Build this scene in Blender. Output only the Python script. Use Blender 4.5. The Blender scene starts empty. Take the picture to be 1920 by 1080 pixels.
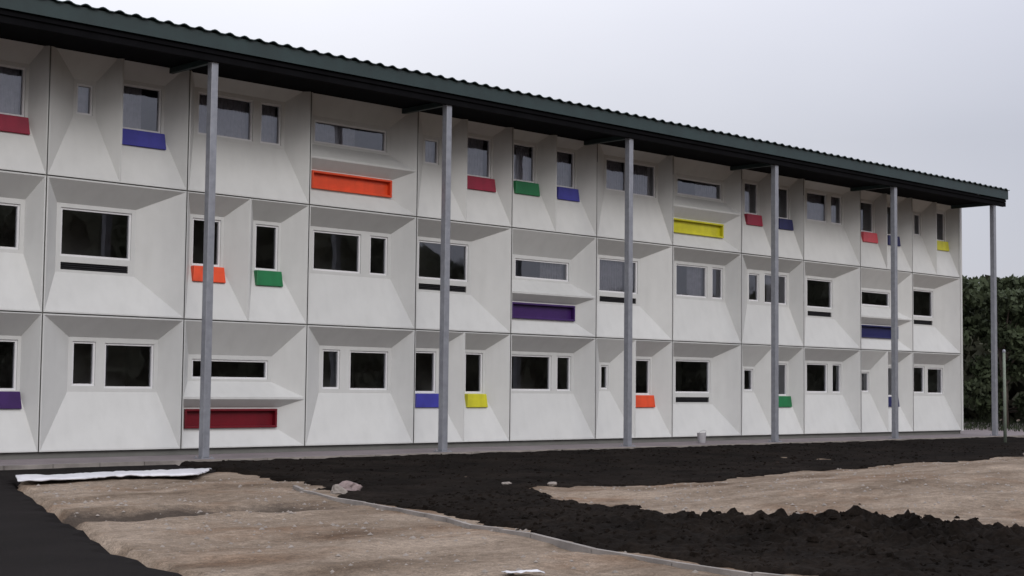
import bpy, bmesh, math, random
import numpy as np
from mathutils import Vector, Matrix, noise
R = math.radians
random.seed(7)
sc = bpy.context.scene
C = sc.collection

# ------------------------------------------------------------------ camera
cam = bpy.data.cameras.new('camera')
co = bpy.data.objects.new('camera', cam); C.objects.link(co)
cam.sensor_width = 36; cam.lens = 53.37; cam.clip_start = 0.1; cam.clip_end = 3000
cf = Vector((0.69464664, 0.71638837, 0.06522078)); cr = Vector((0.71739082, -0.69658936, 0.0106621)); cu = Vector((-0.0530703, -0.0393824, 0.9978139))
mm = Matrix((cr, cu, -cf)).transposed().to_4x4(); mm.translation = Vector((-15.041, -29.608, 1.448))
co.matrix_world = mm
sc.camera = co

# ------------------------------------------------------------------ sky, sun, exposure
w = bpy.data.worlds.new('World'); sc.world = w; w.use_nodes = True
nt = w.node_tree; nt.nodes.clear()
def N(nt, t, **k):
    n = nt.nodes.new(t)
    for a, b in k.items(): setattr(n, a, b)
    return n
SUN_EL, SUN_AZ = R(33), R(190)          # azimuth clockwise from +Y
out = N(nt, 'ShaderNodeOutputWorld'); add = N(nt, 'ShaderNodeAddShader')
sky = N(nt, 'ShaderNodeTexSky'); sky.sky_type = 'NISHITA'; sky.sun_disc = False
sky.sun_elevation = SUN_EL; sky.sun_rotation = SUN_AZ; sky.air_density = 1.0; sky.dust_density = 4.0
b1 = N(nt, 'ShaderNodeBackground'); b1.inputs[1].default_value = 0.02
b2 = N(nt, 'ShaderNodeBackground'); b2.inputs[1].default_value = 1.0
tc = N(nt, 'ShaderNodeTexCoord')
dot = N(nt, 'ShaderNodeVectorMath', operation='DOT_PRODUCT'); dot.inputs[1].default_value = (0.7174, -0.6966, 0.0)
ns = N(nt, 'ShaderNodeTexNoise'); ns.inputs['Scale'].default_value = 3.0; ns.inputs['Detail'].default_value = 4
mp = N(nt, 'ShaderNodeMapping'); mp.inputs['Scale'].default_value = (1, 1, 2.5)
ma = N(nt, 'ShaderNodeMath', operation='MULTIPLY_ADD'); ma.inputs[1].default_value = 0.22
ramp = N(nt, 'ShaderNodeValToRGB')
ramp.color_ramp.elements[0].position = 0.0; ramp.color_ramp.elements[0].color = (0.84, 0.835, 0.885, 1)
ramp.color_ramp.elements[1].position = 0.50; ramp.color_ramp.elements[1].color = (0.55, 0.56, 0.64, 1)
L = nt.links.new
L(tc.outputs['Generated'], dot.inputs[0]); L(tc.outputs['Generated'], mp.inputs[0]); L(mp.outputs[0], ns.inputs[0])
L(ns.outputs[0], ma.inputs[0]); L(dot.outputs['Value'], ma.inputs[2]); L(ma.outputs[0], ramp.inputs[0])
# overcast sky: zenith about three times as bright as the horizon
sz = N(nt, 'ShaderNodeSeparateXYZ'); L(tc.outputs['Generated'], sz.inputs[0])
zr = N(nt, 'ShaderNodeMapRange'); zr.inputs[1].default_value = 0.16; zr.inputs[2].default_value = 0.52; zr.inputs[3].default_value = 0.86; zr.inputs[4].default_value = 1.75
L(sz.outputs[2], zr.inputs[0]); L(zr.outputs[0], b2.inputs[1])
L(ramp.outputs[0], b2.inputs[0]); L(sky.outputs[0], b1.inputs[0])
L(b1.outputs[0], add.inputs[0]); L(b2.outputs[0], add.inputs[1]); L(add.outputs[0], out.inputs[0])
sl = bpy.data.lights.new('sun', 'SUN'); sl.energy = 1.0; sl.angle = R(28); sl.color = (1, 0.97, 0.93)
so = bpy.data.objects.new('sun', sl); C.objects.link(so)
sd = Vector((math.sin(SUN_AZ) * math.cos(SUN_EL), math.cos(SUN_AZ) * math.cos(SUN_EL), math.sin(SUN_EL)))
so.rotation_euler = sd.to_track_quat('Z', 'Y').to_euler(); so.location = (-20, -40, 40)
sc.view_settings.view_transform = 'Standard'; sc.view_settings.look = 'None'
sc.view_settings.exposure = 0.0; sc.view_settings.gamma = 1.0
try: sc.view_settings.use_curve_mapping = False
except Exception: pass

# ------------------------------------------------------------------ materials
def mat(name, col, rough=0.7, var=0.12, scale=1.5, metal=0.0, spec=0.4, bump=0.0, bscale=20, fine=0.0, coord='Object', streak=0.0, tint=None, vary=0.0):
    m = bpy.data.materials.new(name); m.use_nodes = True
    t = m.node_tree; p = t.nodes['Principled BSDF']
    p.inputs['Roughness'].default_value = rough; p.inputs['Metallic'].default_value = metal
    p.inputs['Specular IOR Level'].default_value = spec
    c = N(t, 'ShaderNodeTexCoord'); src = c.outputs[coord]
    n = N(t, 'ShaderNodeTexNoise'); n.inputs['Scale'].default_value = scale; n.inputs['Detail'].default_value = 6; n.inputs['Roughness'].default_value = 0.6
    t.links.new(src, n.inputs[0])
    oi = N(t, 'ShaderNodeObjectInfo') if vary else None
    rp = N(t, 'ShaderNodeValToRGB'); rp.color_ramp.elements[0].position = 0.3; rp.color_ramp.elements[1].position = 0.7
    a = [max(0, x * (1 - var)) for x in col]; b = [min(1, x * (1 + var)) for x in col]
    if tint: a = [x * y for x, y in zip(a, tint)]
    rp.color_ramp.elements[0].color = (*a, 1); rp.color_ramp.elements[1].color = (*b, 1)
    t.links.new(n.outputs[0], rp.inputs[0]); last = rp.outputs[0]
    if streak:
        mpn = N(t, 'ShaderNodeMapping'); mpn.inputs['Scale'].default_value = (4.5, 4.5, 0.9); t.links.new(src, mpn.inputs[0])
        n3 = N(t, 'ShaderNodeTexNoise'); n3.inputs['Scale'].default_value = 1.0; n3.inputs['Detail'].default_value = 5; t.links.new(mpn.outputs[0], n3.inputs[0])
        r3 = N(t, 'ShaderNodeMapRange'); r3.inputs[1].default_value = 0.45; r3.inputs[2].default_value = 0.75; r3.inputs[3].default_value = 1.0; r3.inputs[4].default_value = 1 - streak
        t.links.new(n3.outputs[0], r3.inputs[0])
        mx = N(t, 'ShaderNodeMix', data_type='RGBA', blend_type='MULTIPLY'); mx.inputs[0].default_value = 1
        t.links.new(last, mx.inputs[6]); t.links.new(r3.outputs[0], mx.inputs[7]); last = mx.outputs[2]
    if fine:
        n2 = N(t, 'ShaderNodeTexNoise'); n2.inputs['Scale'].default_value = bscale; n2.inputs['Detail'].default_value = 4; t.links.new(src, n2.inputs[0])
        r2 = N(t, 'ShaderNodeMapRange'); r2.inputs[1].default_value = 0.3; r2.inputs[2].default_value = 0.7; r2.inputs[3].default_value = 1 - fine; r2.inputs[4].default_value = 1 + fine
        t.links.new(n2.outputs[0], r2.inputs[0])
        mx = N(t, 'ShaderNodeMix', data_type='RGBA', blend_type='MULTIPLY'); mx.inputs[0].default_value = 1
        t.links.new(last, mx.inputs[6]); t.links.new(r2.outputs[0], mx.inputs[7]); last = mx.outputs[2]
    if vary:      # each piece its own slightly different tone
        rv = N(t, 'ShaderNodeMapRange'); rv.inputs[3].default_value = 1 - vary; rv.inputs[4].default_value = 1 + vary
        t.links.new(oi.outputs['Random'], rv.inputs[0])
        mx = N(t, 'ShaderNodeMix', data_type='RGBA', blend_type='MULTIPLY'); mx.inputs[0].default_value = 1
        t.links.new(last, mx.inputs[6]); t.links.new(rv.outputs[0], mx.inputs[7]); last = mx.outputs[2]
    t.links.new(last, p.inputs['Base Color'])
    if bump:
        n4 = N(t, 'ShaderNodeTexNoise'); n4.inputs['Scale'].default_value = bscale; n4.inputs['Detail'].default_value = 5; t.links.new(src, n4.inputs[0])
        bp = N(t, 'ShaderNodeBump'); bp.inputs['Strength'].default_value = bump; bp.inputs['Distance'].default_value = 0.03
        t.links.new(n4.outputs[0], bp.inputs['Height']); t.links.new(bp.outputs[0], p.inputs['Normal'])
    return m
M = {}
M['panel'] = mat('white_panel_coating', (0.545, 0.55, 0.538), 0.5, 0.05, 0.6, spec=0.4, bump=0.03, bscale=4, streak=0.05, fine=0.015, vary=0.035)
M['wall'] = mat('grey_wall', (0.32, 0.32, 0.31), 0.8, 0.08, 2)
M['joint'] = mat('joint_gasket', (0.17, 0.17, 0.16), 0.8, 0.1, 2)
M['frame'] = mat('white_frame', (0.66, 0.66, 0.67), 0.4, 0.04, 3)
M['steel'] = mat('galvanised_steel', (0.26, 0.27, 0.30), 0.42, 0.14, 7, metal=0.35, spec=0.5)
M['dark'] = mat('dark_void', (0.015, 0.015, 0.018), 0.7, 0.2, 4)
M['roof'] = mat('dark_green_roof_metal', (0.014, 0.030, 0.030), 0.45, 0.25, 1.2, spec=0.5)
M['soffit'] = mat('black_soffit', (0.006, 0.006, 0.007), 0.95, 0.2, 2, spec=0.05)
M['inner'] = mat('interior_wall', (0.55, 0.53, 0.51), 0.9, 0.2, 1)
M['curtain'] = mat('curtain', (0.60, 0.59, 0.64), 0.9, 0.15, 6)
COL = {'red': (0.26, 0.008, 0.032), 'dark_red': (0.13, 0.003, 0.010), 'blue': (0.035, 0.035, 0.27), 'dark_blue': (0.010, 0.012, 0.085), 'orange': (0.72, 0.075, 0.02),
       'coral': (0.55, 0.07, 0.09), 'green': (0.008, 0.16, 0.05), 'purple': (0.042, 0.012, 0.10), 'yellow': (0.55, 0.52, 0.02)}
for k, v in COL.items(): M[k] = mat(k + '_paint', v, 0.42, 0.14, 2.5, bump=0.05, bscale=14, streak=0.15, vary=0.08)

def glass():
    m = bpy.data.materials.new('window_glass'); m.use_nodes = True; t = m.node_tree; t.nodes.clear()
    o = N(t, 'ShaderNodeOutputMaterial'); mx = N(t, 'ShaderNodeMixShader'); tr = N(t, 'ShaderNodeBsdfTransparent'); g = N(t, 'ShaderNodeBsdfGlossy')
    tr.inputs[0].default_value = (0.74, 0.75, 0.77, 1); g.inputs['Roughness'].default_value = 0.03; g.inputs[0].default_value = (0.85, 0.87, 0.95, 1)
    f = N(t, 'ShaderNodeFresnel'); f.inputs[0].default_value = 2.2
    n = N(t, 'ShaderNodeTexNoise'); n.inputs['Scale'].default_value = 1.3; c = N(t, 'ShaderNodeTexCoord'); t.links.new(c.outputs['Object'], n.inputs[0])
    b = N(t, 'ShaderNodeBump'); b.inputs['Strength'].default_value = 0.08; b.inputs['Distance'].default_value = 0.05
    t.links.new(n.outputs[0], b.inputs['Height']); t.links.new(b.outputs[0], g.inputs['Normal'])
    t.links.new(f.outputs[0], mx.inputs[0]); t.links.new(tr.outputs[0], mx.inputs[1]); t.links.new(g.outputs[0], mx.inputs[2]); t.links.new(mx.outputs[0], o.inputs[0])
    return m
M['glass'] = glass()

# ------------------------------------------------------------------ mesh helpers
class MB:
    def __init__(s): s.v = []; s.f = []
    def quad(s, a, b, c, d):
        i = len(s.v); s.v += [a, b, c, d]; s.f.append((i, i + 1, i + 2, i + 3))
    def tri(s, a, b, c):
        i = len(s.v); s.v += [a, b, c]; s.f.append((i, i + 1, i + 2))
    def box(s, x0, x1, y0, y1, z0, z1):
        i = len(s.v)
        s.v += [(x0, y0, z0), (x1, y0, z0), (x1, y1, z0), (x0, y1, z0), (x0, y0, z1), (x1, y0, z1), (x1, y1, z1), (x0, y1, z1)]
        s.f += [tuple(i + k for k in q) for q in ((0, 3, 2, 1), (4, 5, 6, 7), (0, 1, 5, 4), (1, 2, 6, 5), (2, 3, 7, 6), (3, 0, 4, 7))]
    def hexa(s, pts):      # 8 points, same order as box
        i = len(s.v); s.v += pts
        s.f += [tuple(i + k for k in q) for q in ((0, 3, 2, 1), (4, 5, 6, 7), (0, 1, 5, 4), (1, 2, 6, 5), (2, 3, 7, 6), (3, 0, 4, 7))]
    def build(s, name, m, parent=None, smooth=False, bevel=0):
        me = bpy.data.meshes.new(name); me.from_pydata([tuple(map(float, p)) for p in s.v], [], s.f); me.update()
        o = bpy.data.objects.new(name, me); C.objects.link(o)
        if m: me.materials.append(m)
        if parent: o.parent = parent
        if smooth: me.polygons.foreach_set('use_smooth', [True] * len(me.polygons))
        if bevel:
            b = o.modifiers.new('bevel', 'BEVEL'); b.width = bevel; b.segments = 2; b.limit_method = 'ANGLE'
        return o
def tube(mb, pts, rad, n=10, cap=True):
    pts = [Vector(p) for p in pts]; rings = []
    for k, p in enumerate(pts):
        d = (pts[min(k + 1, len(pts) - 1)] - pts[max(k - 1, 0)]).normalized()
        a = d.orthogonal().normalized() if k == 0 else (a - d * a.dot(d)).normalized()
        b = d.cross(a); r = rad[k] if isinstance(rad, (list, tuple)) else rad
        i = len(mb.v); rings.append(i)
        mb.v += [tuple(p + (a * math.cos(q) + b * math.sin(q)) * r) for q in [2 * math.pi * j / n for j in range(n)]]
    for k in range(len(rings) - 1):
        for j in range(n):
            j2 = (j + 1) % n; mb.f.append((rings[k] + j, rings[k] + j2, rings[k + 1] + j2, rings[k + 1] + j))
    if cap:
        mb.f.append(tuple(rings[0] + j for j in reversed(range(n)))); mb.f.append(tuple(rings[-1] + j for j in range(n)))
def tag(o, label=None, cat=None, group=None, kind=None):
    if label: o['label'] = label
    if cat: o['category'] = cat
    if group: o['group'] = group
    if kind: o['kind'] = kind
    return o
def empty(name, loc=(0, 0, 0)):
    o = bpy.data.objects.new(name, None); o.location = loc; o.empty_display_size = 0.3; C.objects.link(o); return o

# ------------------------------------------------------------------ building
W, H, D = 3.4096, 2.9, 0.42
BZ = -0.14                                   # paving level; panel bottoms at z = 0
bld = empty('apartment_building', (0, 0, 0))
tag(bld, 'long three storey block of white moulded panels with coloured window sills under a dark roof', 'building')

def plate(mb, x0, x1, z0, z1, y, holes, rev=0.05):
    xs = sorted({x0, x1, *[h[0] for h in holes], *[h[1] for h in holes]}); zs = sorted({z0, z1, *[h[2] for h in holes], *[h[3] for h in holes]})
    for a, b in zip(xs, xs[1:]):
        for c, d in zip(zs, zs[1:]):
            mx, mz = (a + b) / 2, (c + d) / 2
            if any(h[0] < mx < h[1] and h[2] < mz < h[3] for h in holes): continue
            mb.quad((a, y, c), (b, y, c), (b, y, d), (a, y, d))
    for a, b, c, d in holes:                 # reveals
        e = y + rev
        mb.quad((a, y, c), (a, y, d), (a, e, d), (a, e, c)); mb.quad((b, y, c), (b, e, c), (b, e, d), (b, y, d))
        mb.quad((a, y, c), (a, e, c), (b, e, c), (b, y, c)); mb.quad((a, y, d), (b, y, d), (b, e, d), (a, e, d))
def funnel(mb, X0, X1, Z0, Z1, x0, x1, z0, z1, y, holes, y0=0.0, fl=0.03, rev=0.05):
    # outer flange at y0, splays back to the surround plate at y
    a, b, c, d = X0 + fl, X1 - fl, Z0 + fl, Z1 - fl
    mb.quad((X0, y0, Z0), (X1, y0, Z0), (b, y0, c), (a, y0, c)); mb.quad((X1, y0, Z0), (X1, y0, Z1), (b, y0, d), (b, y0, c))
    mb.quad((X1, y0, Z1), (X0, y0, Z1), (a, y0, d), (b, y0, d)); mb.quad((X0, y0, Z1), (X0, y0, Z0), (a, y0, c), (a, y0, d))
    mb.quad((a, y0, c), (b, y0, c), (x1, y, z0), (x0, y, z0))          # apron
    mb.quad((b, y0, c), (b, y0, d), (x1, y, z1), (x1, y, z0))          # right splay
    mb.quad((b, y0, d), (a, y0, d), (x0, y, z1), (x1, y, z1))          # soffit
    mb.quad((a, y0, d), (a, y0, c), (x0, y, z0), (x0, y, z1))          # left splay
    plate(mb, x0, x1, z0, z1, y, holes, rev)
def window(X, Z, x0, x1, z0, z1, parent, curtain=None, ft=0.045):
    y = D + 0.05
    f = MB()
    f.box(x0, x0 + ft, y - 0.02, y + 0.06, z0, z1); f.box(x1 - ft, x1, y - 0.02, y + 0.06, z0, z1)
    f.box(x0 + ft, x1 - ft, y - 0.018, y + 0.06, z0, z0 + ft); f.box(x0 + ft, x1 - ft, y - 0.018, y + 0.06, z1 - ft, z1)
    o = f.build('window', M['frame'], parent); o.location = (X, 0, Z)
    p = MB(); p.quad((x0 + ft, y + 0.025, z0 + ft), (x1 - ft, y + 0.025, z0 + ft), (x1 - ft, y + 0.025, z1 - ft), (x0 + ft, y + 0.025, z1 - ft))
    q = p.build('pane', M['glass'], o)
    if curtain:
        a, b = curtain
        cm = MB(); xa = x0 + (x1 - x0) * a; xb = x0 + (x1 - x0) * b; n = max(4, int((xb - xa) / 0.05))
        for k in range(n):
            u0, u1 = xa + (xb - xa) * k / n, xa + (xb - xa) * (k + 1) / n
            y0, y1 = y + 0.16 + 0.025 * (k % 2), y + 0.16 + 0.025 * ((k + 1) % 2)
            cm.quad((u0, y0, z0 - 0.1), (u1, y1, z0 - 0.1), (u1, y1, z1 + 0.1), (u0, y0, z1 + 0.1))
        cm.build('curtain', M['curtain'], o)
    return o
def sill(X, Z, x0, x1, zt, col, parent):
    # coloured sill box, wider at its foot, proud of the apron
    zb = zt - 0.36; ya = D * (zb / zt) - 0.05; yt = ya + 0.03; yb = ya; ex = 0.055
    m = MB()
    m.hexa([(x0 - ex, yb, zb), (x1 + ex, yb, zb), (x1 + ex, yb + 0.12, zb), (x0 - ex, yb + 0.12, zb),
            (x0 - 0.02, yt, zt), (x1 + 0.02, yt, zt), (x1 + 0.02, D + 0.02, zt), (x0 - 0.02, D + 0.02, zt)])
    o = m.build('window_sill', M[col], parent, bevel=0.012); o.location = (X, 0, Z)
    o['label'] = col.replace('_', ' ') + ' sill box below a narrow window'

def cell(u, r, typ, wins, cols=(), cur=(), split=1.72):
    X, Z = u * W, (r - 1) * H
    g = 0.014; A, B = g, W - g; Z0, Z1 = (0.0 if r == 1 else g), H - g
    mb = MB()
    curt = dict(cur)
    if typ == 'A':        # wide window with vent strip below
        x0, x1, z0, z1 = wins[0]
        slot = (x0 + 0.02, x1 - 0.06, z0 - 0.29, z0 - 0.13)
        funnel(mb, A, B, Z0, Z1, x0 - 0.1, x1 + 0.1, z0 - 0.35, z1 + 0.09, D, [wins[0], slot])
        p = mb.build('facade_panel', M['panel'], bld); p.location = (X, 0, Z)
        s = MB(); y = D + 0.05
        s.quad((slot[0], y, slot[2]), (slot[1], y, slot[2]), (slot[1], y, slot[3]), (slot[0], y, slot[3]))
        for k in range(3):
            zz = slot[2] + 0.03 + k * 0.045; s.hexa([(slot[0], y - 0.035, zz - 0.01), (slot[1], y - 0.035, zz - 0.01), (slot[1], y, zz + 0.004), (slot[0], y, zz + 0.004),
                                                    (slot[0], y - 0.035, zz - 0.004), (slot[1], y - 0.035, zz - 0.004), (slot[1], y, zz + 0.01), (slot[0], y, zz + 0.01)])
        o = s.build('vent_grille', M['dark'], bld); o.location = (X, 0, Z)
    elif typ == 'B':      # two windows side by side
        x0 = min(v[0] for v in wins); x1 = max(v[1] for v in wins); z0 = min(v[2] for v in wins); z1 = max(v[3] for v in wins)
        funnel(mb, A, B, Z0, Z1, x0 - 0.1, x1 + 0.1, z0 - 0.08, z1 + 0.09, D, wins)
        p = mb.build('facade_panel', M['panel'], bld); p.location = (X, 0, Z)
    elif typ == 'C':      # strip window over a ledge and a coloured slot
        x0, x1, z0, z1 = wins[0]
        zl = z0 - 0.44
        funnel(mb, A, B, zl, Z1, x0 - 0.1, x1 + 0.1, z0 - 0.06, z1 + 0.1, D, wins, fl=0.025)
        s0, s1, q0, q1 = 0.2, 2.72, 0.44, 0.88
        funnel(mb, A, B, Z0, zl, s0 - 0.07, s1 + 0.07, q0 - 0.05, q1 + 0.03, 0.23, [(s0, s1, q0, q1)], rev=0.10, fl=0.025)
        p = mb.build('facade_panel', M['panel'], bld); p.location = (X, 0, Z)
        c = cols[0]; t = MB(); f = 0.05
        for bx in ((s0, s1, 0.17, 0.32, q0, q0 + f), (s0, s1, 0.17, 0.32, q1 - f, q1)): t.box(*bx)
        t.box(s0, s0 + f, 0.172, 0.32, q0 + f, q1 - f); t.box(s1 - f, s1, 0.172, 0.32, q0 + f, q1 - f); t.box(s0 + f, s1 - f, 0.29, 0.318, q0 + f, q1 - f)
        o = t.build('slot_box', M[c], bld, bevel=0.006); o.location = (X, 0, Z); o['label'] = c.replace('_', ' ') + ' framed slot box under the ledge of a strip window'
    else:                 # two half panels
        for (a, b, v) in ((A, split, wins[0]), (split + 0.002, B, wins[1])):
            m2 = mb if a == A else mb
            funnel(m2, a, b, Z0, Z1, max(a + 0.08, v[0] - 0.07), min(b - 0.06, v[1] + 0.07), v[2] - 0.06, v[3] + 0.08, D, [v], fl=0.02)
        p = mb.build('facade_panel', M['panel'], bld); p.location = (X, 0, Z)
        for v, c in zip(wins, cols):
            if c: sill(X, Z, v[0], v[1], v[2] - 0.02, c, bld)
    for k, v in enumerate(wins):
        window(X, Z, *v, bld, curt.get(k))

LA, LB = (0.50, 2.28, 1.33, 2.36), None
def A_(x0=0.5, x1=2.28, dz=0): return [(x0, x1, 1.33 + dz, 2.35 + dz)]
def B_(a=0.45, b=1.98, c=2.22, d=2.82, dz=0): return [(a, b, 1.36 + dz, 2.35 + dz), (c, d, 1.36 + dz, 2.35 + dz)]
def C_(x0=0.5, x1=2.7, z0=1.6, z1=2.1): return [(x0, x1, z0, z1)]
def D_(a=0.4, b=1.12, c=2.12, d=2.84, z0=1.28, z1=2.36): return [(a, b, z0, z1), (c, d, z0, z1)]
def E_(a=0.7, b=1.14, c=2.02, d=2.92, dz=0): return [(a, b, 1.42 + dz, 2.12 + dz), (c, d, 1.27 + dz, 2.33 + dz)]
CELLS = [
 (-2, 1, 'A', A_(), (), ()), (-1, 1, 'E', E_(0.6, 1.0, 2.15, 3.09), (None, 'purple'), ((1, (0.0, 0.5)),)),
 (0, 1, 'B', [(0.93, 1.48, 1.38, 2.34), (1.70, 2.92, 1.33, 2.32)], (), ()), (1, 1, 'C', C_(0.5, 2.6, 1.57, 2.02), ('dark_red',), ()),
 (2, 1, 'B', [(0.80, 1.34, 1.36, 2.33), (1.65, 2.88, 1.34, 2.32)], (), ()), (3, 1, 'D', D_(0.34, 1.1, 2.14, 2.78), ('blue', 'yellow'), ()),
 (4, 1, 'B', B_(0.44, 2.02, 2.25, 2.82), (), ()), (5, 1, 'E', E_(0.68, 1.0, 2.04, 2.88), (None, 'orange'), ()),
 (6, 1, 'A', A_(0.65, 2.36), (), ()), (7, 1, 'E', E_(0.7, 1.18, 2.3, 3.05), (None, 'green'), ((1, (0.0, 0.6)),)),
 (8, 1, 'B', B_(0.77, 2.0, 2.3, 2.82, 0.02), (), ()), (9, 1, 'E', E_(0.69, 1.17, 2.0, 2.85), (None, 'dark_blue'), ((0, (0.0, 1.0)),)),
 (10, 1, 'B', [(0.65, 1.5, 1.40, 2.38), (1.73, 2.82, 1.37, 2.34)], (), ()),
 (-2, 2, 'C', C_(), ('orange',), ()), (-1, 2, 'B', [(0.8, 1.4, 1.34, 2.3), (1.75, 3.05, 1.32, 2.28)], (), ()),
 (0, 2, 'A', [(0.57, 2.27, 1.26, 2.31)], (), ()), (1, 2, 'D', D_(0.43, 1.2, 2.16, 2.82, 1.27, 2.36), ('orange', 'green'), ()),
 (2, 2, 'B', B_(0.45, 1.94, 2.23, 2.81), (), ()), (3, 2, 'A', [(0.44, 2.2, 1.36, 2.36)], (), ()),
 (4, 2, 'C', C_(0.55, 2.7, 1.58, 2.12), ('purple',), ((0, (0.55, 1.0)),)), (5, 2, 'A', [(0.58, 2.28, 1.37, 2.36)], (), ((0, (0.0, 0.75)),)),
 (6, 2, 'B', B_(0.68, 2.2, 2.46, 3.0, 0.06), (), ((0, (0.5, 1.0)),)), (7, 2, 'B', [(0.95, 1.5, 1.44, 2.34), (1.8, 3.05, 1.40, 2.38)], (), ((1, (0.3, 0.8)),)),
 (8, 2, 'A', [(0.8, 2.3, 1.38, 2.36)], (), ()), (9, 2, 'C', C_(0.72, 2.56, 1.6, 2.12), ('dark_blue',), ()), (10, 2, 'A', [(0.75, 2.15, 1.34, 2.34)], (), ()),
 (-2, 3, 'B', B_(), (), ()), (-1, 3, 'E', E_(0.6, 1.0, 2.02, 3.08, -0.04), (None, 'red'), ((1, (0.1, 1.0)),)),
 (0, 3, 'E', [(0.85, 1.24, 1.47, 2.14), (1.82, 2.95, 1.29, 2.31)], (None, 'blue'), ((0, (0.0, 1.0)), (1, (0.0, 0.65)))), (1, 3, 'B', B_(0.5, 2.02, 2.24, 2.84, 0.05), (), ((0, (0.0, 1.0)), (1, (0, 1)))),
 (2, 3, 'C', C_(0.42, 2.72, 1.62, 2.18), ('orange',), ((0, (0.0, 0.62)),)), (3, 3, 'E', [(0.6, 1.1, 1.5, 2.16), (1.84, 3.0, 1.33, 2.42)], (None, 'red'), ((0, (0, 1)), (1, (0, 0.9)))),
 (4, 3, 'D', D_(0.44, 1.3, 2.14, 2.92, 1.38, 2.44), ('green', 'blue'), ((0, (0, 1)), (1, (0, 1)))), (5, 3, 'B', [(0.85, 1.78, 1.5, 2.44), (2.02, 3.1, 1.46, 2.44)], (), ((0, (0, 1)), (1, (0, 1)))),
 (6, 3, 'C', C_(0.72, 2.95, 1.68, 2.22), ('yellow',), ((0, (0, 0.3)), (0, (0.5, 1)))), (7, 3, 'D', D_(0.72, 1.45, 2.48, 3.16, 1.38, 2.42), ('red', 'dark_blue'), ((0, (0, 0.8)),)),
 (8, 3, 'B', B_(0.8, 2.0, 2.24, 2.9, 0.1), (), ((0, (0.1, 1)), (1, (0, 1)))), (9, 3, 'D', D_(0.67, 1.5, 2.3, 3.0, 1.33, 2.42), ('coral', 'dark_blue'), ()),
 (10, 3, 'E', [(0.85, 1.3, 1.48, 2.28), (2.08, 3.05, 1.39, 2.48)], (None, 'yellow'), ((0, (0, 1)),)),
]
for c in CELLS: cell(*c)

NU0, NU1 = -2, 11
XL, XR = NU0 * W, NU1 * W
# joints behind the panel edges
j = MB()
for n in range(NU0, NU1 + 1): j.box(n * W - 0.05, n * W + 0.05, 0.05 if n not in (NU0, NU1) else 0.02, D + 0.02, 0.0, 8.6)
for k in range(1, 3): j.box(XL, XR, 0.04, 0.30, k * H - 0.035, k * H + 0.035)
j.build('joint_strips', M['joint'], bld)
# core of the building
c = MB()
c.box(XL - 0.02, XL + 0.0, 0.0, 9.0, 0.0, 8.6); c.box(XR + 0.0, XR + 0.14, -0.012, 9.0, -0.02, 8.62)
c.box(XL, XR, 9.0, 9.15, 0.0, 8.6)
c.build('wall', M['panel'], bld)
i = MB()
for k in range(0, 4): i.box(XL + 0.01, XR - 0.01, D + 0.14, 8.98, k * H - 0.1 if k else 0.0, k * H + 0.1 if k < 3 else 8.6)
i.box(XL + 0.01, XR - 0.01, 2.4, 2.5, 0.12, 8.5)
for n in range(NU0 + 1, NU1): i.box(n * W - 0.07, n * W + 0.07, D + 0.12, 2.38, 0.12, 8.5)
i.build('interior_wall', M['inner'], bld)
p = MB(); p.box(XL, XR + 0.1, 0.10, 9.0, BZ - 0.3, -0.001); p.build('plinth', M['joint'], bld)
# head beam along the top of the facade
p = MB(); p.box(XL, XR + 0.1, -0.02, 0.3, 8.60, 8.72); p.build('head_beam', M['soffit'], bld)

# roof: sheet, fascia, soffit
RX0, RX1, RY = XL - 0.4, 37.62, -1.95
r = MB()
n = int((RX1 - RX0) / 0.05)
prev = None
for k in range(n + 1):
    x = RX0 + (RX1 - RX0) * k / n
    z = 0.034 * max(-0.5, math.sin(2 * math.pi * x / 0.38)) + 0.004 * math.sin(x * 3.1)
    col = [(x, RY - 0.07, 9.02 + z), (x, 9.6, 8.72 + z), (x, RY - 0.07, 9.0 + z), (x, 9.6, 8.70 + z)]
    if prev: 
        a, b = prev, col
        r.quad(a[0], b[0], b[1], a[1]); r.quad(a[2], a[3], b[3], b[2]); r.quad(a[2], b[2], b[0], a[0])
    prev = col
roof = r.build('roof', M['roof'], bld)
f = MB(); f.box(RX0, RX1, RY, RY + 0.05, 8.66, 8.985); f.box(RX1 - 0.05, RX1 + 0.002, RY + 0.05, 9.5, 8.66, 8.70)
f.hexa([(RX1 - 0.04, RY + 0.05, 8.70), (RX1 - 0.002, RY + 0.05, 8.70), (RX1 - 0.002, 9.5, 8.60), (RX1 - 0.04, 9.5, 8.60),
        (RX1 - 0.04, RY + 0.05, 8.98), (RX1 - 0.002, RY + 0.05, 8.98), (RX1 - 0.002, 9.5, 8.68), (RX1 - 0.04, 9.5, 8.68)])
f.build('fascia', M['roof'], roof)
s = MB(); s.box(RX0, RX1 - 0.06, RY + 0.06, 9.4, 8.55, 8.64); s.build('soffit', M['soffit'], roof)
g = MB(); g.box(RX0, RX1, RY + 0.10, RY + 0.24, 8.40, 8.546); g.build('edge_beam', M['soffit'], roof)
# posts, feet, beams
for n in range(-1, 6):
    x = 2.922 + n * 6.798
    mb = MB(); mb.box(x - 0.085, x + 0.085, -1.785, -1.615, BZ + 0.02, 8.548)
    po = mb.build('post', M['steel'], bld, bevel=0.012)
    mb = MB(); mb.box(x - 0.16, x + 0.16, -1.86, -1.54, BZ, BZ + 0.02)
    for a in (-.12, .12):
        for b in (-.12, .12): tube(mb, [(x + a, -1.7 + b, BZ + 0.015), (x + a, -1.7 + b, BZ + 0.055)], 0.016, 6)
    mb.build('base_plate', M['steel'], po)
    mb = MB(); mb.box(x - 0.05, x + 0.05, -1.612, -0.003, 8.40, 8.52); mb.build('cross_beam', M['roof'], bld)

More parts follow.
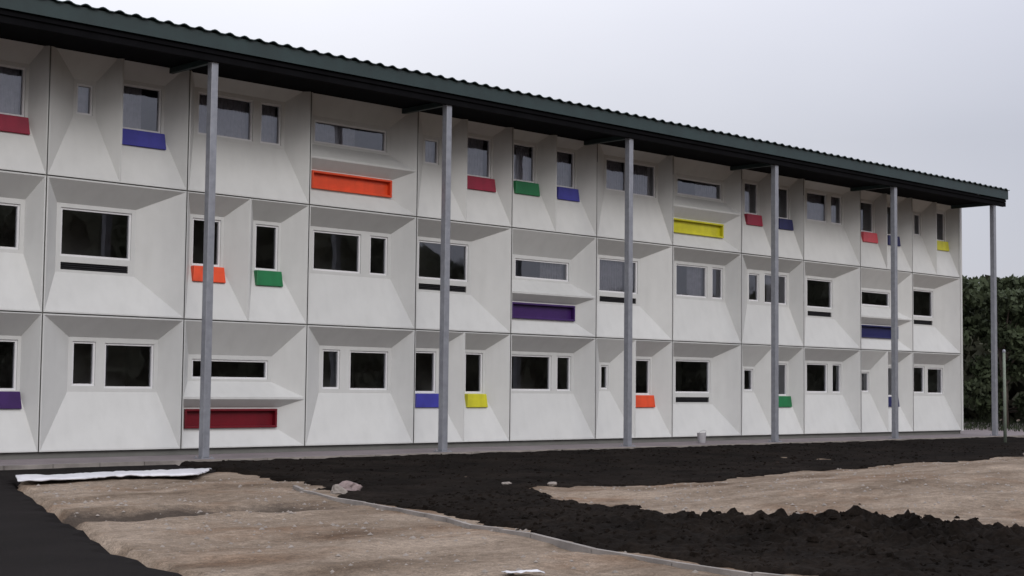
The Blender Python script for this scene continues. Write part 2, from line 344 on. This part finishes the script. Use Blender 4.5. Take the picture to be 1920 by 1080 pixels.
# ------------------------------------------------------------------ ground
def fbm(x, y, s, seed=0.0, o=4): return noise.fractal(Vector((x * s + seed, y * s - seed, seed)), 0.9, 2.0, o)
ROAD = [(-60, -2.2), (-2.0, -2.2), (2.0, -2.2), (1.3, -5.0), (0.9, -5.15), (-0.4, -4.9), (-1.35, -5.1), (-3.0, -5.3), (-3.6, -6.5), (-5.25, -10.8), (-6.37, -13.78), (-7.2, -16.0), (-7.75, -18.3), (-8.0, -21), (-8.1, -26), (-8.1, -60), (-60, -60)]
SOIL = [(1.4, -2.2), (60, -2.2), (60, -11.2), (24, -10.6), (19.6, -11.05), (14.5, -11.6), (9.85, -12.1), (6.1, -13.05), (4.5, -12.6), (3.4, -12.35), (2.4, -12.6), (1.5, -14.0), (0.7, -16.2),
        (-0.1, -18.1), (0.25, -19.1), (1.1, -20.6), (1.1, -22.0), (2.0, -25), (1.0, -30), (-3.9, -30), (-3.88, -23), (-3.9, -21), (-3.82, -20.19), (-3.21, -17.78), (-2.1, -14.73), (-1.41, -11.8), (-0.6, -9.9), (0.55, -8.0), (0.7, -7.0), (1.0, -5.3)]
def sdf(poly, X, Y):
    d = np.full(X.shape, 1e9); inside = np.zeros(X.shape, bool)
    P = np.array(poly, float)
    for k in range(len(P)):
        a, b = P[k], P[(k + 1) % len(P)]; e = b - a
        t = np.clip(((X - a[0]) * e[0] + (Y - a[1]) * e[1]) / (e @ e), 0, 1)
        d = np.minimum(d, np.hypot(X - a[0] - t * e[0], Y - a[1] - t * e[1]))
        cond = ((a[1] > Y) != (b[1] > Y)) & (X < (b[0] - a[0]) * (Y - a[1]) / (b[1] - a[1] + 1e-12) + a[0]); inside ^= cond
    return np.where(inside, d, -d)
SAND = -0.22
def sandz(x, y):
    z = SAND + 0.035 * fbm(x, y, 0.35, 3.1) + 0.026 * fbm(x, y, 1.7, 7.7, 6) + 0.012 * math.sin(3.1 * (y + 0.12 * x) + 1.5 * fbm(x, y, 0.4, 2)) * (0.5 + fbm(x, y, 0.5, 4))
    # shallow wheel rut across the near sand
    yr = -12.45 - 0.10 * (x + 4) + 0.15 * fbm(x, 0, 0.5, 2)
    m = max(0, min(1, (x + 7.5) / 1.0)) * max(0, min(1, (-1.9 - x) / 1.0))
    d = (y - yr)
    z += m * (-0.15 * math.exp(-(d / 0.42) ** 2) + 0.035 * math.exp(-((d - 0.85) / 0.28) ** 2) + 0.03 * math.exp(-((d + 0.85) / 0.28) ** 2))
    # sand banked up on the far right
    z += 0.38 * math.exp(-(((x - 17) / 9) ** 2 + ((y + 15.5) / 2.6) ** 2))
    z += 0.15 * math.exp(-(((x - 6) / 4) ** 2 + ((y + 17) / 2.5) ** 2))
    return z
def axis(lo, hi, st, far, k=1.35):
    a = list(np.arange(lo, hi + 1e-6, st)); s = st; x = hi; up = []
    while x < far: s *= k; x += s; up.append(x)
    s = st; x = lo; dn = []
    while x > -far: s *= k; x -= s; dn.append(x)
    return np.array(dn[::-1] + a + up)
ax, ay = axis(-16, 34, 0.16, 900), axis(-32, -2.0, 0.13, 900)
GX, GY = np.meshgrid(ax, ay)
rd = sdf(ROAD, GX, GY)
verts = []
for jy in range(len(ay)):
    for ix in range(len(ax)):
        x, y = ax[ix], ay[jy]
        if -17 < x < 36 and -33 < y < -1.5:
            z = sandz(x, y); q = rd[jy, ix]
            if q > -0.25: z = min(z, SAND - 0.05 - 0.1 * max(0, min(1, (q + 0.25) / 0.2))) if q > -0.02 else z
        else: z = SAND - 0.06
        verts.append((x, y, z))
nx = len(ax)
faces = [(b * nx + a, b * nx + a + 1, (b + 1) * nx + a + 1, (b + 1) * nx + a) for b in range(len(ay) - 1) for a in range(nx - 1)]
me = bpy.data.meshes.new('ground'); me.from_pydata(verts, [], faces); me.update()
me.polygons.foreach_set('use_smooth', [True] * len(me.polygons))
ground = bpy.data.objects.new('ground', me); C.objects.link(ground); tag(ground, kind='structure')
# sand material: pale dry sand, browner damp patches, small stones
def sand_mat():
    m = bpy.data.materials.new('building_sand'); m.use_nodes = True; t = m.node_tree; p = t.nodes['Principled BSDF']; p.inputs['Roughness'].default_value = 0.95; p.inputs['Specular IOR Level'].default_value = 0.15
    g = N(t, 'ShaderNodeNewGeometry'); K = t.links.new
    def nz(s, d=5, sc3=None):
        n = N(t, 'ShaderNodeTexNoise'); n.inputs['Scale'].default_value = s; n.inputs['Detail'].default_value = d; n.inputs['Roughness'].default_value = 0.65
        if sc3: mpp = N(t, 'ShaderNodeMapping'); mpp.inputs['Scale'].default_value = sc3; mpp.inputs['Rotation'].default_value = (0, 0, 0.15); K(g.outputs['Position'], mpp.inputs[0]); K(mpp.outputs[0], n.inputs[0])
        else: K(g.outputs['Position'], n.inputs[0])
        return n
    r1 = N(t, 'ShaderNodeValToRGB'); e = r1.color_ramp.elements
    e[0].position = 0.32; e[0].color = (0.105, 0.075, 0.052, 1); e[1].position = 0.64; e[1].color = (0.265, 0.212, 0.165, 1)
    n1 = nz(0.55, 6, (0.7, 1.4, 1)); K(n1.outputs[0], r1.inputs[0])
    n2 = nz(9, 6); r2 = N(t, 'ShaderNodeMapRange'); r2.inputs[1].default_value = 0.3; r2.inputs[2].default_value = 0.7; r2.inputs[3].default_value = 0.66; r2.inputs[4].default_value = 1.25; K(n2.outputs[0], r2.inputs[0])
    mx = N(t, 'ShaderNodeMix', data_type='RGBA', blend_type='MULTIPLY'); mx.inputs[0].default_value = 1; K(r1.outputs[0], mx.inputs[6]); K(r2.outputs[0], mx.inputs[7])
    n7 = nz(0.42, 5); r7 = N(t, 'ShaderNodeMapRange'); r7.inputs[1].default_value = 0.50; r7.inputs[2].default_value = 0.66; r7.inputs[3].default_value = 0; r7.inputs[4].default_value = 0.75; K(n7.outputs[0], r7.inputs[0])
    m7 = N(t, 'ShaderNodeMix', data_type='RGBA', blend_type='MULTIPLY'); m7.inputs[7].default_value = (0.68, 0.53, 0.42, 1); K(r7.outputs[0], m7.inputs[0]); K(mx.outputs[2], m7.inputs[6]); mx = m7
    n8 = nz(45, 3); r8 = N(t, 'ShaderNodeMapRange'); r8.inputs[1].default_value = 0.35; r8.inputs[2].default_value = 0.65; r8.inputs[3].default_value = 0.7; r8.inputs[4].default_value = 1.3; K(n8.outputs[0], r8.inputs[0])
    m8 = N(t, 'ShaderNodeMix', data_type='RGBA', blend_type='MULTIPLY'); m8.inputs[0].default_value = 1; K(mx.outputs[2], m8.inputs[6]); K(r8.outputs[0], m8.inputs[7]); mx = m8
    # damp soil in the bottom of the rut (a stain with its own shape)
    sx = N(t, 'ShaderNodeSeparateXYZ'); K(g.outputs['Position'], sx.inputs[0])
    a1 = N(t, 'ShaderNodeMath', operation='MULTIPLY_ADD'); a1.inputs[1].default_value = 0.10; a1.inputs[2].default_value = 12.85; K(sx.outputs[0], a1.inputs[0])
    a2 = N(t, 'ShaderNodeMath', operation='ADD'); K(a1.outputs[0], a2.inputs[0]); K(sx.outputs[1], a2.inputs[1])
    nn = nz(1.6, 5); a3 = N(t, 'ShaderNodeMath', operation='MULTIPLY_ADD'); a3.inputs[1].default_value = 0.9; K(nn.outputs[0], a3.inputs[0]); K(a2.outputs[0], a3.inputs[2])
    a4 = N(t, 'ShaderNodeMath', operation='SUBTRACT'); a4.inputs[1].default_value = 0.45; K(a3.outputs[0], a4.inputs[0])
    a5 = N(t, 'ShaderNodeMath', operation='ABSOLUTE'); K(a4.outputs[0], a5.inputs[0])
    mr = N(t, 'ShaderNodeMapRange'); mr.inputs[1].default_value = 0.35; mr.inputs[2].default_value = 0.75; mr.inputs[3].default_value = 1; mr.inputs[4].default_value = 0; K(a5.outputs[0], mr.inputs[0])
    xr = N(t, 'ShaderNodeMapRange'); xr.inputs[1].default_value = -2.6; xr.inputs[2].default_value = -1.8; xr.inputs[3].default_value = 0.85; xr.inputs[4].default_value = 0; K(sx.outputs[0], xr.inputs[0])
    mm_ = N(t, 'ShaderNodeMath', operation='MULTIPLY'); K(mr.outputs[0], mm_.inputs[0]); K(xr.outputs[0], mm_.inputs[1])
    m2 = N(t, 'ShaderNodeMix', data_type='RGBA'); m2.inputs[7].default_value = (0.03, 0.023, 0.019, 1); K(mm_.outputs[0], m2.inputs[0]); K(mx.outputs[2], m2.inputs[6])
    K(m2.outputs[2], p.inputs['Base Color'])
    n5 = nz(14, 6); b = N(t, 'ShaderNodeBump'); b.inputs['Strength'].default_value = 0.6; b.inputs['Distance'].default_value = 0.04; K(n5.outputs[0], b.inputs['Height']); K(b.outputs[0], p.inputs['Normal'])
    return m
me.materials.append(sand_mat())

def patch(name, poly, st, zf, m, x0, x1, y0, y1, jag=0.12, kind='structure', dense=None):
    xs = np.arange(x0, x1, st) if not dense else np.concatenate([np.arange(x0, dense[0], st), np.arange(dense[0], dense[1], dense[4]), np.arange(dense[1], x1, st)])
    ys = np.arange(y0, y1, st) if not dense else np.concatenate([np.arange(y0, dense[2], st), np.arange(dense[2], dense[3], dense[4]), np.arange(dense[3], y1, st)])
    X, Y = np.meshgrid(xs, ys); S = sdf(poly, X, Y)
    idx = {}; v = []; fc = []
    for b in range(len(ys) - 1):
        for a in range(len(xs) - 1):
            if S[b:b + 2, a:a + 2].max() < -0.35: continue
            q = []
            for bb, aa in ((b, a), (b, a + 1), (b + 1, a + 1), (b + 1, a)):
                key = (bb, aa)
                if key not in idx:
                    x, y = xs[aa], ys[bb]; s = S[bb, aa] + jag * fbm(x, y, 1.1, 5.5) + jag * 0.5 * fbm(x, y, 4.0, 1.5)
                    idx[key] = len(v); v.append((x, y, zf(x, y, s)))
                q.append(idx[key])
            fc.append(tuple(q))
    me = bpy.data.meshes.new(name); me.from_pydata([tuple(map(float, p)) for p in v], [], fc); me.update(); me.materials.append(m)
    me.polygons.foreach_set('use_smooth', [True] * len(fc))
    o = bpy.data.objects.new(name, me); C.objects.link(o); tag(o, kind=kind); return o
sst = lambda a, b, x: (lambda t: t * t * (3 - 2 * t))(max(0, min(1, (x - a) / (b - a))))
M['asphalt'] = mat('dark_asphalt', (0.0095, 0.008, 0.0078), 0.95, 0.3, 0.5, bump=0.35, bscale=60, fine=0.3, spec=0.06)
M['soil'] = mat('dark_topsoil', (0.0088, 0.0068, 0.0056), 1.0, 0.6, 0.7, bump=0.8, bscale=16, fine=0.35, spec=0.04)
patch('road', ROAD, 0.3, lambda x, y, s: SAND + 0.02 + 0.02 * fbm(x, y, 0.3, 9) - 0.35 * (1 - sst(-0.1, 0.12, s)), M['asphalt'], -60, 2.6, -60, -1.9, jag=0.05)
def soilz(x, y, s):
    base = sandz(x, y) if y < -10 else SAND
    e = sst(-0.1, 0.5, s)
    lump = 0.5 + 0.5 * fbm(x, y, 1.5, 2.2)
    heap = math.exp(-(((x - 0.0) / 1.5) ** 2 + ((y + 20.5) / 1.9) ** 2)) + 0.4 * math.exp(-(((x + 0.6) / 1.3) ** 2 + ((y + 18.6) / 1.4) ** 2))
    cl = abs(noise.noise(Vector((x * 4.1, y * 4.1, 0)))) + 0.5 * abs(noise.noise(Vector((x * 9.1, y * 9.1, 3))))
    bank = 0.10 * sst(-8.5, -4.0, y)
    near = sst(-13.5, -16.5, y) if y < -13.5 else 0
    return base - 0.30 * (1 - e) + e * (0.01 + 0.04 * lump + bank * 0.4 + 0.03 * cl + near * 0.05 * cl + heap * (0.11 + 0.17 * cl + 0.03 * fbm(x, y, 6.0, 1)))
patch('soil', SOIL, 0.13, soilz, M['soil'], -5, 36, -28, -2.0, jag=0.22, dense=(-4.2, 2.2, -23.0, -12.0, 0.055))
# paved strip along the building
M['concrete'] = mat('pavement_concrete', (0.18, 0.155, 0.16), 0.85, 0.18, 0.8, bump=0.2, bscale=40, fine=0.12)
pv = MB(); pv.box(XL - 30, 60, -2.12, -0.0, BZ - 0.4, BZ); pv.box(XR + 0.2, 60, 0.0, 14, BZ - 0.4, BZ); po = pv.build('pavement', M['concrete'], None); tag(po, kind='structure')
kb = MB()
M['kerb'] = mat('kerb_concrete', (0.22, 0.20, 0.185), 0.9, 0.3, 2.5, bump=0.2, bscale=40)
x = XL - 30
while x < 60: kb.box(x, x + 0.985, -2.25, -2.125, BZ - 0.3, BZ + 0.006 + random.uniform(-.003, .003)); x += 1.0
kb.build('pavement_kerb', M['kerb'], po)

# concrete edging along the soil strip
E = [(-0.45, -9.6), (-1.1, -10.9), (-1.45, -12.0), (-2.1, -14.73), (-2.65, -16.2), (-3.21, -17.78), (-3.55, -19.0), (-3.84, -20.3), (-3.93, -21.3), (-3.9, -23), (-3.9, -27.5)]
eb = MB(); carry = 0
for a, b in zip(E, E[1:]):
    a, b = Vector((*a, 0)), Vector((*b, 0)); d = (b - a); Ln = d.length; d.normalize(); nrm = Vector((-d.y, d.x, 0)) * 0.03
    k = max(1, round(Ln / 0.95))
    for q in range(k):
        p0, p1 = a + d * (Ln * q / k), a + d * (Ln * (q + 1) / k - 0.012)
        z = [sandz(*p0.xy) + 0.045 + random.uniform(-.01, .01), sandz(*p1.xy) + 0.045 + random.uniform(-.01, .01)]
        lo = [(p0 - nrm), (p1 - nrm), (p1 + nrm), (p0 + nrm)]
        eb.hexa([(v.x, v.y, -0.45) for v in lo] + [(v.x, v.y, z[kk]) for v, kk in zip(lo, (0, 1, 1, 0))])
ke = eb.build('kerb_edging', M['kerb']); tag(ke, 'thin pale concrete edging running diagonally between the sand and the dark soil strip', 'kerb edging')

# ------------------------------------------------------------------ small things on the ground
M['film'] = mat('white_plastic_film', (0.58, 0.58, 0.61), 0.35, 0.06, 3, bump=0.2, bscale=9)
fv = MB(); nu, nv = 60, 8
upper = [(-3.1, -5.35), (-2.2, -5.25), (-1.3, -5.15), (-0.4, -5.0), (0.35, -4.98), (0.95, -5.05)]
lower = [(-3.55, -6.35), (-2.4, -6.25), (-1.55, -5.95), (-0.9, -6.2), (-0.3, -6.45), (0.35, -5.75)]
def pl(L, t):
    s = t * (len(L) - 1); k = min(int(s), len(L) - 2); u = s - k; return Vector((L[k][0] * (1 - u) + L[k + 1][0] * u, L[k][1] * (1 - u) + L[k + 1][1] * u, 0))
for b in range(nv + 1):
    for a in range(nu + 1):
        p0, p1 = pl(upper, a / nu), pl(lower, a / nu); q = p0.lerp(p1, b / nv); q.x += 0.05 * fbm(q.x, q.y, 3, 4); q.y += 0.07 * fbm(q.x, q.y, 3, 8)
        fv.v.append((q.x, q.y, SAND + 0.045 + 0.04 * abs(fbm(q.x, q.y * 2, 1.9, 11)) + 0.04 * math.sin(b / nv * math.pi)))
for b in range(nv):
    for a in range(nu): k = b * (nu + 1) + a; fv.f.append((k, k + 1, k + nu + 2, k + nu + 1))
fo = fv.build('plastic_sheet', M['film'], smooth=True); sm = fo.modifiers.new('thick', 'SOLIDIFY'); sm.thickness = 0.02
tag(fo, 'long crumpled white plastic sheet lying at the edge of the asphalt left of the sand', 'sheet')

def lump(name, c, r, m, seed, sq=(1, 1, .7), sub=3, amp=0.35):
    bm = bmesh.new(); bmesh.ops.create_icosphere(bm, subdivisions=sub, radius=1)
    for v in bm.verts:
        p = v.co.copy(); k = 1 + amp * noise.fractal(p * 1.3 + Vector((seed, seed, 0)), 0.8, 2, 4)
        v.co = Vector((p.x * sq[0], p.y * sq[1], p.z * sq[2])) * k * r
    me = bpy.data.meshes.new(name); bm.to_mesh(me); bm.free(); me.materials.append(m)
    o = bpy.data.objects.new(name, me); C.objects.link(o); o.location = c; return o
M['stone'] = mat('pinkish_stone', (0.20, 0.155, 0.15), 0.9, 0.25, 8, bump=0.4, bscale=20)
M['gstone'] = mat('grey_stone', (0.22, 0.195, 0.175), 0.9, 0.25, 8, bump=0.4, bscale=20)
o = lump('rubble_stone', (-0.4, -10.9, -0.16), 0.17, M['stone'], 1.0, (1.3, 1, .7)); tag(o, 'larger pinkish grey rubble lump at the head of the diagonal edging', 'stone', 'rubble by the edging')
o = lump('rubble_stone', (-0.8, -11.2, -0.17), 0.13, M['gstone'], 5.0, (1, 1, .8)); tag(o, 'smaller pale grey rubble lump at the head of the diagonal edging', 'stone', 'rubble by the edging')
for k, (x, y, r, lab) in enumerate([(2.45, -11.5, 0.06, 'small pale stone on the dark soil, left one of the two near the middle'), (3.0, -12.0, 0.06, 'small pale stone on the dark soil, right one of the two near the middle'),
        (19.3, -12.3, 0.30, 'large low grey stone pile at the far right edge of the sand')]):
    o = lump('rubble_stone', (x, y, -0.14 if r < .25 else -0.05), r, M['gstone'], 9.0 + k, (1.5, 1, .6)); tag(o, lab, 'stone')
pp = MB(); nn_ = 8
for b in range(nn_ + 1):
    for a in range(nn_ + 1):
        u, v = a / nn_ - .5, b / nn_ - .5; x, y = -5.5 + u * 0.3 + v * 0.06, -19.95 + v * 0.13 - u * 0.18
        pp.v.append((x, y, sandz(x, y) + 0.025 + 0.03 * abs(fbm(x, y, 6, 3))))
for b in range(nn_):
    for a in range(nn_): k = b * (nn_ + 1) + a; pp.f.append((k, k + 1, k + nn_ + 2, k + nn_ + 1))
o = pp.build('paper_scrap', M['film'], smooth=True); o.modifiers.new('thick', 'SOLIDIFY').thickness = 0.006
tag(o, 'small crumpled white scrap lying on the near sand at the bottom edge', 'litter')
# scattered gravel on the sand, uncountable
gm = MB(); random.seed(3); cnt = 0
ico = [(0, 0, 1), (.9, 0, .1), (.2, .8, 0), (-.8, .4, .1), (-.6, -.7, 0), (.4, -.9, .1)]
base_f = [(0, 1, 2), (0, 2, 3), (0, 3, 4), (0, 4, 5), (0, 5, 1)]
px = np.random.RandomState(2)
cand = [(px.uniform(-8, 8), px.uniform(-24, -6.5)) for _ in range(5200)] + [(px.uniform(1, 26), px.uniform(-23, -10.5)) for _ in range(4200)]
ca = np.array(cand); okm = (sdf(ROAD, ca[:, 0], ca[:, 1]) < -0.1) & (sdf(SOIL, ca[:, 0], ca[:, 1]) < 0.3)
for (x, y), ok in zip(cand, okm):
    if not ok or fbm(x, y, 0.6, 6) < -0.15 + 0.3 * random.random() - 0.15: continue
    r = 0.009 + 0.03 * random.random() ** 4; a = random.random() * 6.28; i0 = len(gm.v); z = sandz(x, y)
    gm.v += [(x + r * (p[0] * math.cos(a) - p[1] * math.sin(a)) * 1.2, y + r * (p[0] * math.sin(a) + p[1] * math.cos(a)), z + r * p[2] * .8) for p in ico]
    gm.f += [tuple(i0 + q for q in f) for f in base_f]
o = gm.build('gravel', M['gstone']); tag(o, 'small stones scattered over the sand', 'gravel', kind='stuff')
# clods of soil on the heap and strip, uncountable
cm = MB()
cand = [(px.uniform(-4, 3.4), px.uniform(-25, -12.5)) for _ in range(4200)] + [(px.uniform(0.8, 28), px.uniform(-12.5, -3)) for _ in range(2500)]
ca = np.array(cand); sv = sdf(SOIL, ca[:, 0], ca[:, 1])
for (x, y), s in zip(cand, sv):
    s += 0.22 * fbm(x, y, 1.1, 5.5) + 0.11 * fbm(x, y, 4.0, 1.5)
    if s < 0.35: continue
    hp = math.exp(-(((x - 0.0) / 1.7) ** 2 + ((y + 20.5) / 2.3) ** 2))
    r = (0.015 + 0.04 * random.random() ** 3) * (1 + 0.5 * hp * random.random()); a = random.random() * 6.28; i0 = len(cm.v); z = soilz(x, y, s) - r * 0.45
    pts = [(math.cos(t) * (1 + .35 * random.uniform(-1, 1)), math.sin(t) * (1 + .35 * random.uniform(-1, 1)), 0.1) for t in [k * 1.047 for k in range(6)]]
    top = [(p[0] * .55 + random.uniform(-.15, .15), p[1] * .55 + random.uniform(-.15, .15), .8 + random.uniform(-.25, .25)) for p in pts]
    cm.v += [(x + r * p[0], y + r * p[1], z + r * p[2]) for p in pts + top]
    cm.f += [(i0 + k, i0 + (k + 1) % 6, i0 + 6 + (k + 1) % 6, i0 + 6 + k) for k in range(6)] + [tuple(i0 + 6 + k for k in range(6))]
o = cm.build('soil_clods', M['soil']); tag(o, 'dark clods of topsoil on the soil strip and heap', 'soil', kind='stuff')

# bucket by the facade
M['bucket'] = mat('white_bucket_plastic', (0.36, 0.355, 0.37), 0.5, 0.08, 6); M['lid'] = mat('grey_bucket_content', (0.16, 0.16, 0.17), 0.7, 0.15, 6)
bk = empty('bucket', (20.5, -1.1, BZ)); bk.scale = (.82, .82, .82); tag(bk, 'pale plastic bucket with dark grey rim standing on the paving in front of the facade', 'bucket')
mb = MB(); tube(mb, [(0, 0, 0), (0, 0, .02), (0, 0, .36)], [.13, .135, .17], 20, cap=False); mb.f.append(tuple(range(20))[::-1]); mb.build('bucket_body', M['bucket'], bk, smooth=True)
mb = MB(); tube(mb, [(0, 0, .33), (0, 0, .33), (0, 0, .39), (0, 0, .39)], [.168, .185, .187, .16], 20); mb.build('lid', M['lid'], bk, bevel=0.004)
mb = MB(); tube(mb, [(.19 * math.cos(t), -.02 - .10 * math.sin(t), .36 + .10 * math.sin(t)) for t in [k * math.pi / 10 for k in range(11)]], 0.006, 6); mb.build('handle', M['steel'], bk, smooth=True)

# slender pole right of the last roof post
M['pole'] = mat('grey_green_pole', (0.17, 0.20, 0.16), 0.6, 0.15, 5)
po_ = empty('marker_pole', (30.64, -5.42, -0.25)); tag(po_, 'slender grey green pole standing in the soil right of the last roof post', 'pole')
mb = MB(); tube(mb, [(0, 0, 0), (0, 0, 1.5), (-.02, 0, 3.0)], [.055, .05, .045], 12); mb.build('shaft', M['pole'], po_, smooth=True)
mb = MB(); tube(mb, [(-.02, 0, 2.99), (-.02, 0, 3.05), (-.02, 0, 3.09)], [.055, .055, .02], 12); mb.build('cap', M['steel'], po_)

# ------------------------------------------------------------------ trees at the end of the block
def leaf_mat(name, c):
    m = mat(name, c, 0.7, 0.45, 0.8, spec=0.2, tint=(0.9, 0.85, 0.8)); return m
M['leafa'] = leaf_mat('dark_olive_leaves', (0.065, 0.070, 0.030)); M['leafb'] = leaf_mat('dark_green_leaves', (0.036, 0.048, 0.024)); M['leafw'] = leaf_mat('wood_leaves', (0.075, 0.080, 0.055)); M['bark'] = mat('bark', (0.07, 0.055, 0.045), 0.9, 0.3, 6, bump=0.5, bscale=14)
def tree_mesh(seed, h, cw, n, m):
    rs = random.Random(seed); tr = MB()
    top = Vector((rs.uniform(-.4, .4), rs.uniform(-.4, .4), h * .8))
    tube(tr, [(0, 0, 0), (0.05, 0, h * .3), tuple(top * .6 + Vector((0, 0, .3))), tuple(top)], [.17, .14, .09, .03], 8)
    cl = []
    for k in range(16):
        z = h * rs.uniform(.14, .93); a = rs.uniform(0, 6.28); ww = cw * (1.0 - 0.45 * (z / h)) * rs.uniform(.25, .8)
        e = Vector((math.cos(a) * ww, math.sin(a) * ww, z)); s0 = Vector((0, 0, z * .72))
        tube(tr, [tuple(s0), tuple(s0.lerp(e, .5) + Vector((0, 0, -.05))), tuple(e)], [.06, .04, .015], 5); cl.append((e, rs.uniform(.6, 1.15) * cw * .45))
    cl.append((Vector((top.x, top.y, h * .92)), cw * .35))
    lf = MB()
    for k in range(n):
        e, r = rs.choice(cl); d = Vector((rs.gauss(0, 1), rs.gauss(0, 1), rs.gauss(0, 1))).normalized() * r * rs.random() ** .4
        p = e + Vector((d.x, d.y, d.z * .85))
        if p.z < .25 or p.z > h: continue
        u = Vector((rs.gauss(0, 1), rs.gauss(0, 1), rs.gauss(0, .6))).normalized(); v = u.orthogonal().normalized(); v = (Matrix.Rotation(rs.random() * 6.28, 3, u) @ v); w_ = u.cross(v); s = rs.uniform(.09, .2)
        lf.quad(tuple(p - v * s), tuple(p - w_ * s * .6), tuple(p + v * s), tuple(p + w_ * s * .6))
    return tr, lf
protos = []
for k, (h, cw, m) in enumerate([(7.2, 1.9, 'leafa'), (7.1, 2.2, 'leafb'), (7.3, 1.8, 'leafb')]):
    t = empty('leafy_tree'); tr, lf = tree_mesh(20 + k, h, cw, 5200, m); tr.build('trunk', M['bark'], t, smooth=True); lf.build('crown', M[m], t); protos.append(t)
def copy_tree(o):
    c = o.copy(); C.objects.link(c)
    for ch in o.children: d = ch.copy(); C.objects.link(d); d.parent = c
    return c
spots = [(46.5, 8.6, 0, .97, 'dark tree seen in the gap between the white block and the last roof post'),
         (47.6, 6.0, 1, .98, 'olive dark tree directly behind the last roof post'),
         (48.3, 3.9, 2, .90, 'dark tree just right of the last roof post'),
         (49.6, 1.7, 0, .93, 'dense dark tree at the right edge of the picture'),
         (50.4, -0.8, 1, .95, 'dark tree cut off by the right edge of the picture'),
         (52.8, 10.4, 2, 1.0, 'dark tree in the second row, hidden mostly by the end of the white block'),
         (54.2, 7.0, 1, 1.05, 'second row tree filling the space behind the last roof post'),
         (55.6, 3.7, 0, 1.02, 'second row tree behind the gap right of the last roof post'),
         (57.0, 0.6, 2, 1.0, 'second row tree behind the right edge tree'),
         (45.5, 11.5, 1, .95, None), (50.5, -3.9, 2, .9, None)]
used = set()
for (x, y, k, s, lab) in spots:
    t = protos[k] if k not in used else copy_tree(protos[k]); used.add(k)
    t.location = (x, y, -0.28); t.scale = (s, s, s * random.uniform(.96, 1.02)); t.rotation_euler = (0, 0, random.uniform(0, 6.28))
    tag(t, lab or ('dark tree behind the rear corner of the white block' if y > 5 else 'dark tree standing beyond the right edge of the picture'), 'tree', 'trees beyond the end of the block')
# far wood behind them and opposite the building: one mass each
def wood(name, pts, hf, n, size, lab, depth=7):
    rs = random.Random(5); mb = MB()
    for k in range(n):
        t = rs.random() * (len(pts) - 1); i_ = min(int(t), len(pts) - 2); u = t - i_
        x = pts[i_][0] * (1 - u) + pts[i_ + 1][0] * u; y = pts[i_][1] * (1 - u) + pts[i_ + 1][1] * u
        dx, dy = rs.uniform(-depth, depth), rs.uniform(-depth, depth); hh = hf(x + dx, y + dy) * (1 - .25 * (abs(dy) / depth) ** 2)
        z = hh * rs.random() ** .7; p = Vector((x + dx, y + dy, z - .3))
        uu = Vector((rs.gauss(0, 1), rs.gauss(0, 1), rs.gauss(0, .6))).normalized(); v = uu.orthogonal().normalized(); v = Matrix.Rotation(rs.random() * 6.28, 3, uu) @ v; w_ = uu.cross(v); s = size * rs.uniform(.5, 1.2)
        mb.quad(tuple(p - v * s), tuple(p - w_ * s * .7), tuple(p + v * s), tuple(p + w_ * s * .7))
    o = mb.build(name, M['leafw']); tag(o, lab, 'woodland', kind='stuff'); return o
wood('far_wood', [(62, 24), (66, 12), (70, -2), (74, -16)], lambda x, y: 7.7 + 0.6 * fbm(x, y, .25, 2), 16000, .55, 'dark wood beyond the trees right of the block')
wood('opposite_wood', [(-25, -90), (15, -92), (55, -92), (95, -90), (135, -88), (175, -88), (215, -86), (255, -84)], lambda x, y: np.interp(x, [0, 80, 98, 135, 155, 260], [19.5, 19.0, 12.5, 12.0, 17, 17]) + 0.9 * fbm(x, y, .12, 8), 42000, 1.5, 'wood opposite the block, mirrored in its lower windows')
M['grass'] = mat('rough_grass', (0.022, 0.032, 0.012), 0.9, 0.4, 1.5)
gb = MB(); rs = random.Random(9)
for k in range(9000):
    x, y = rs.uniform(43, 60), rs.uniform(-9, 12)
    h = rs.uniform(.12, .4); a = rs.random() * 6.28; dx, dy = .03 * math.cos(a), .03 * math.sin(a); gb.tri((x - dx, y - dy, -.28), (x + dx, y + dy, -.28), (x + rs.uniform(-.1, .1), y + rs.uniform(-.1, .1), -.24 + h))
o = gb.build('grass', M['grass']); tag(o, 'rough grass under the trees', 'grass', kind='stuff')
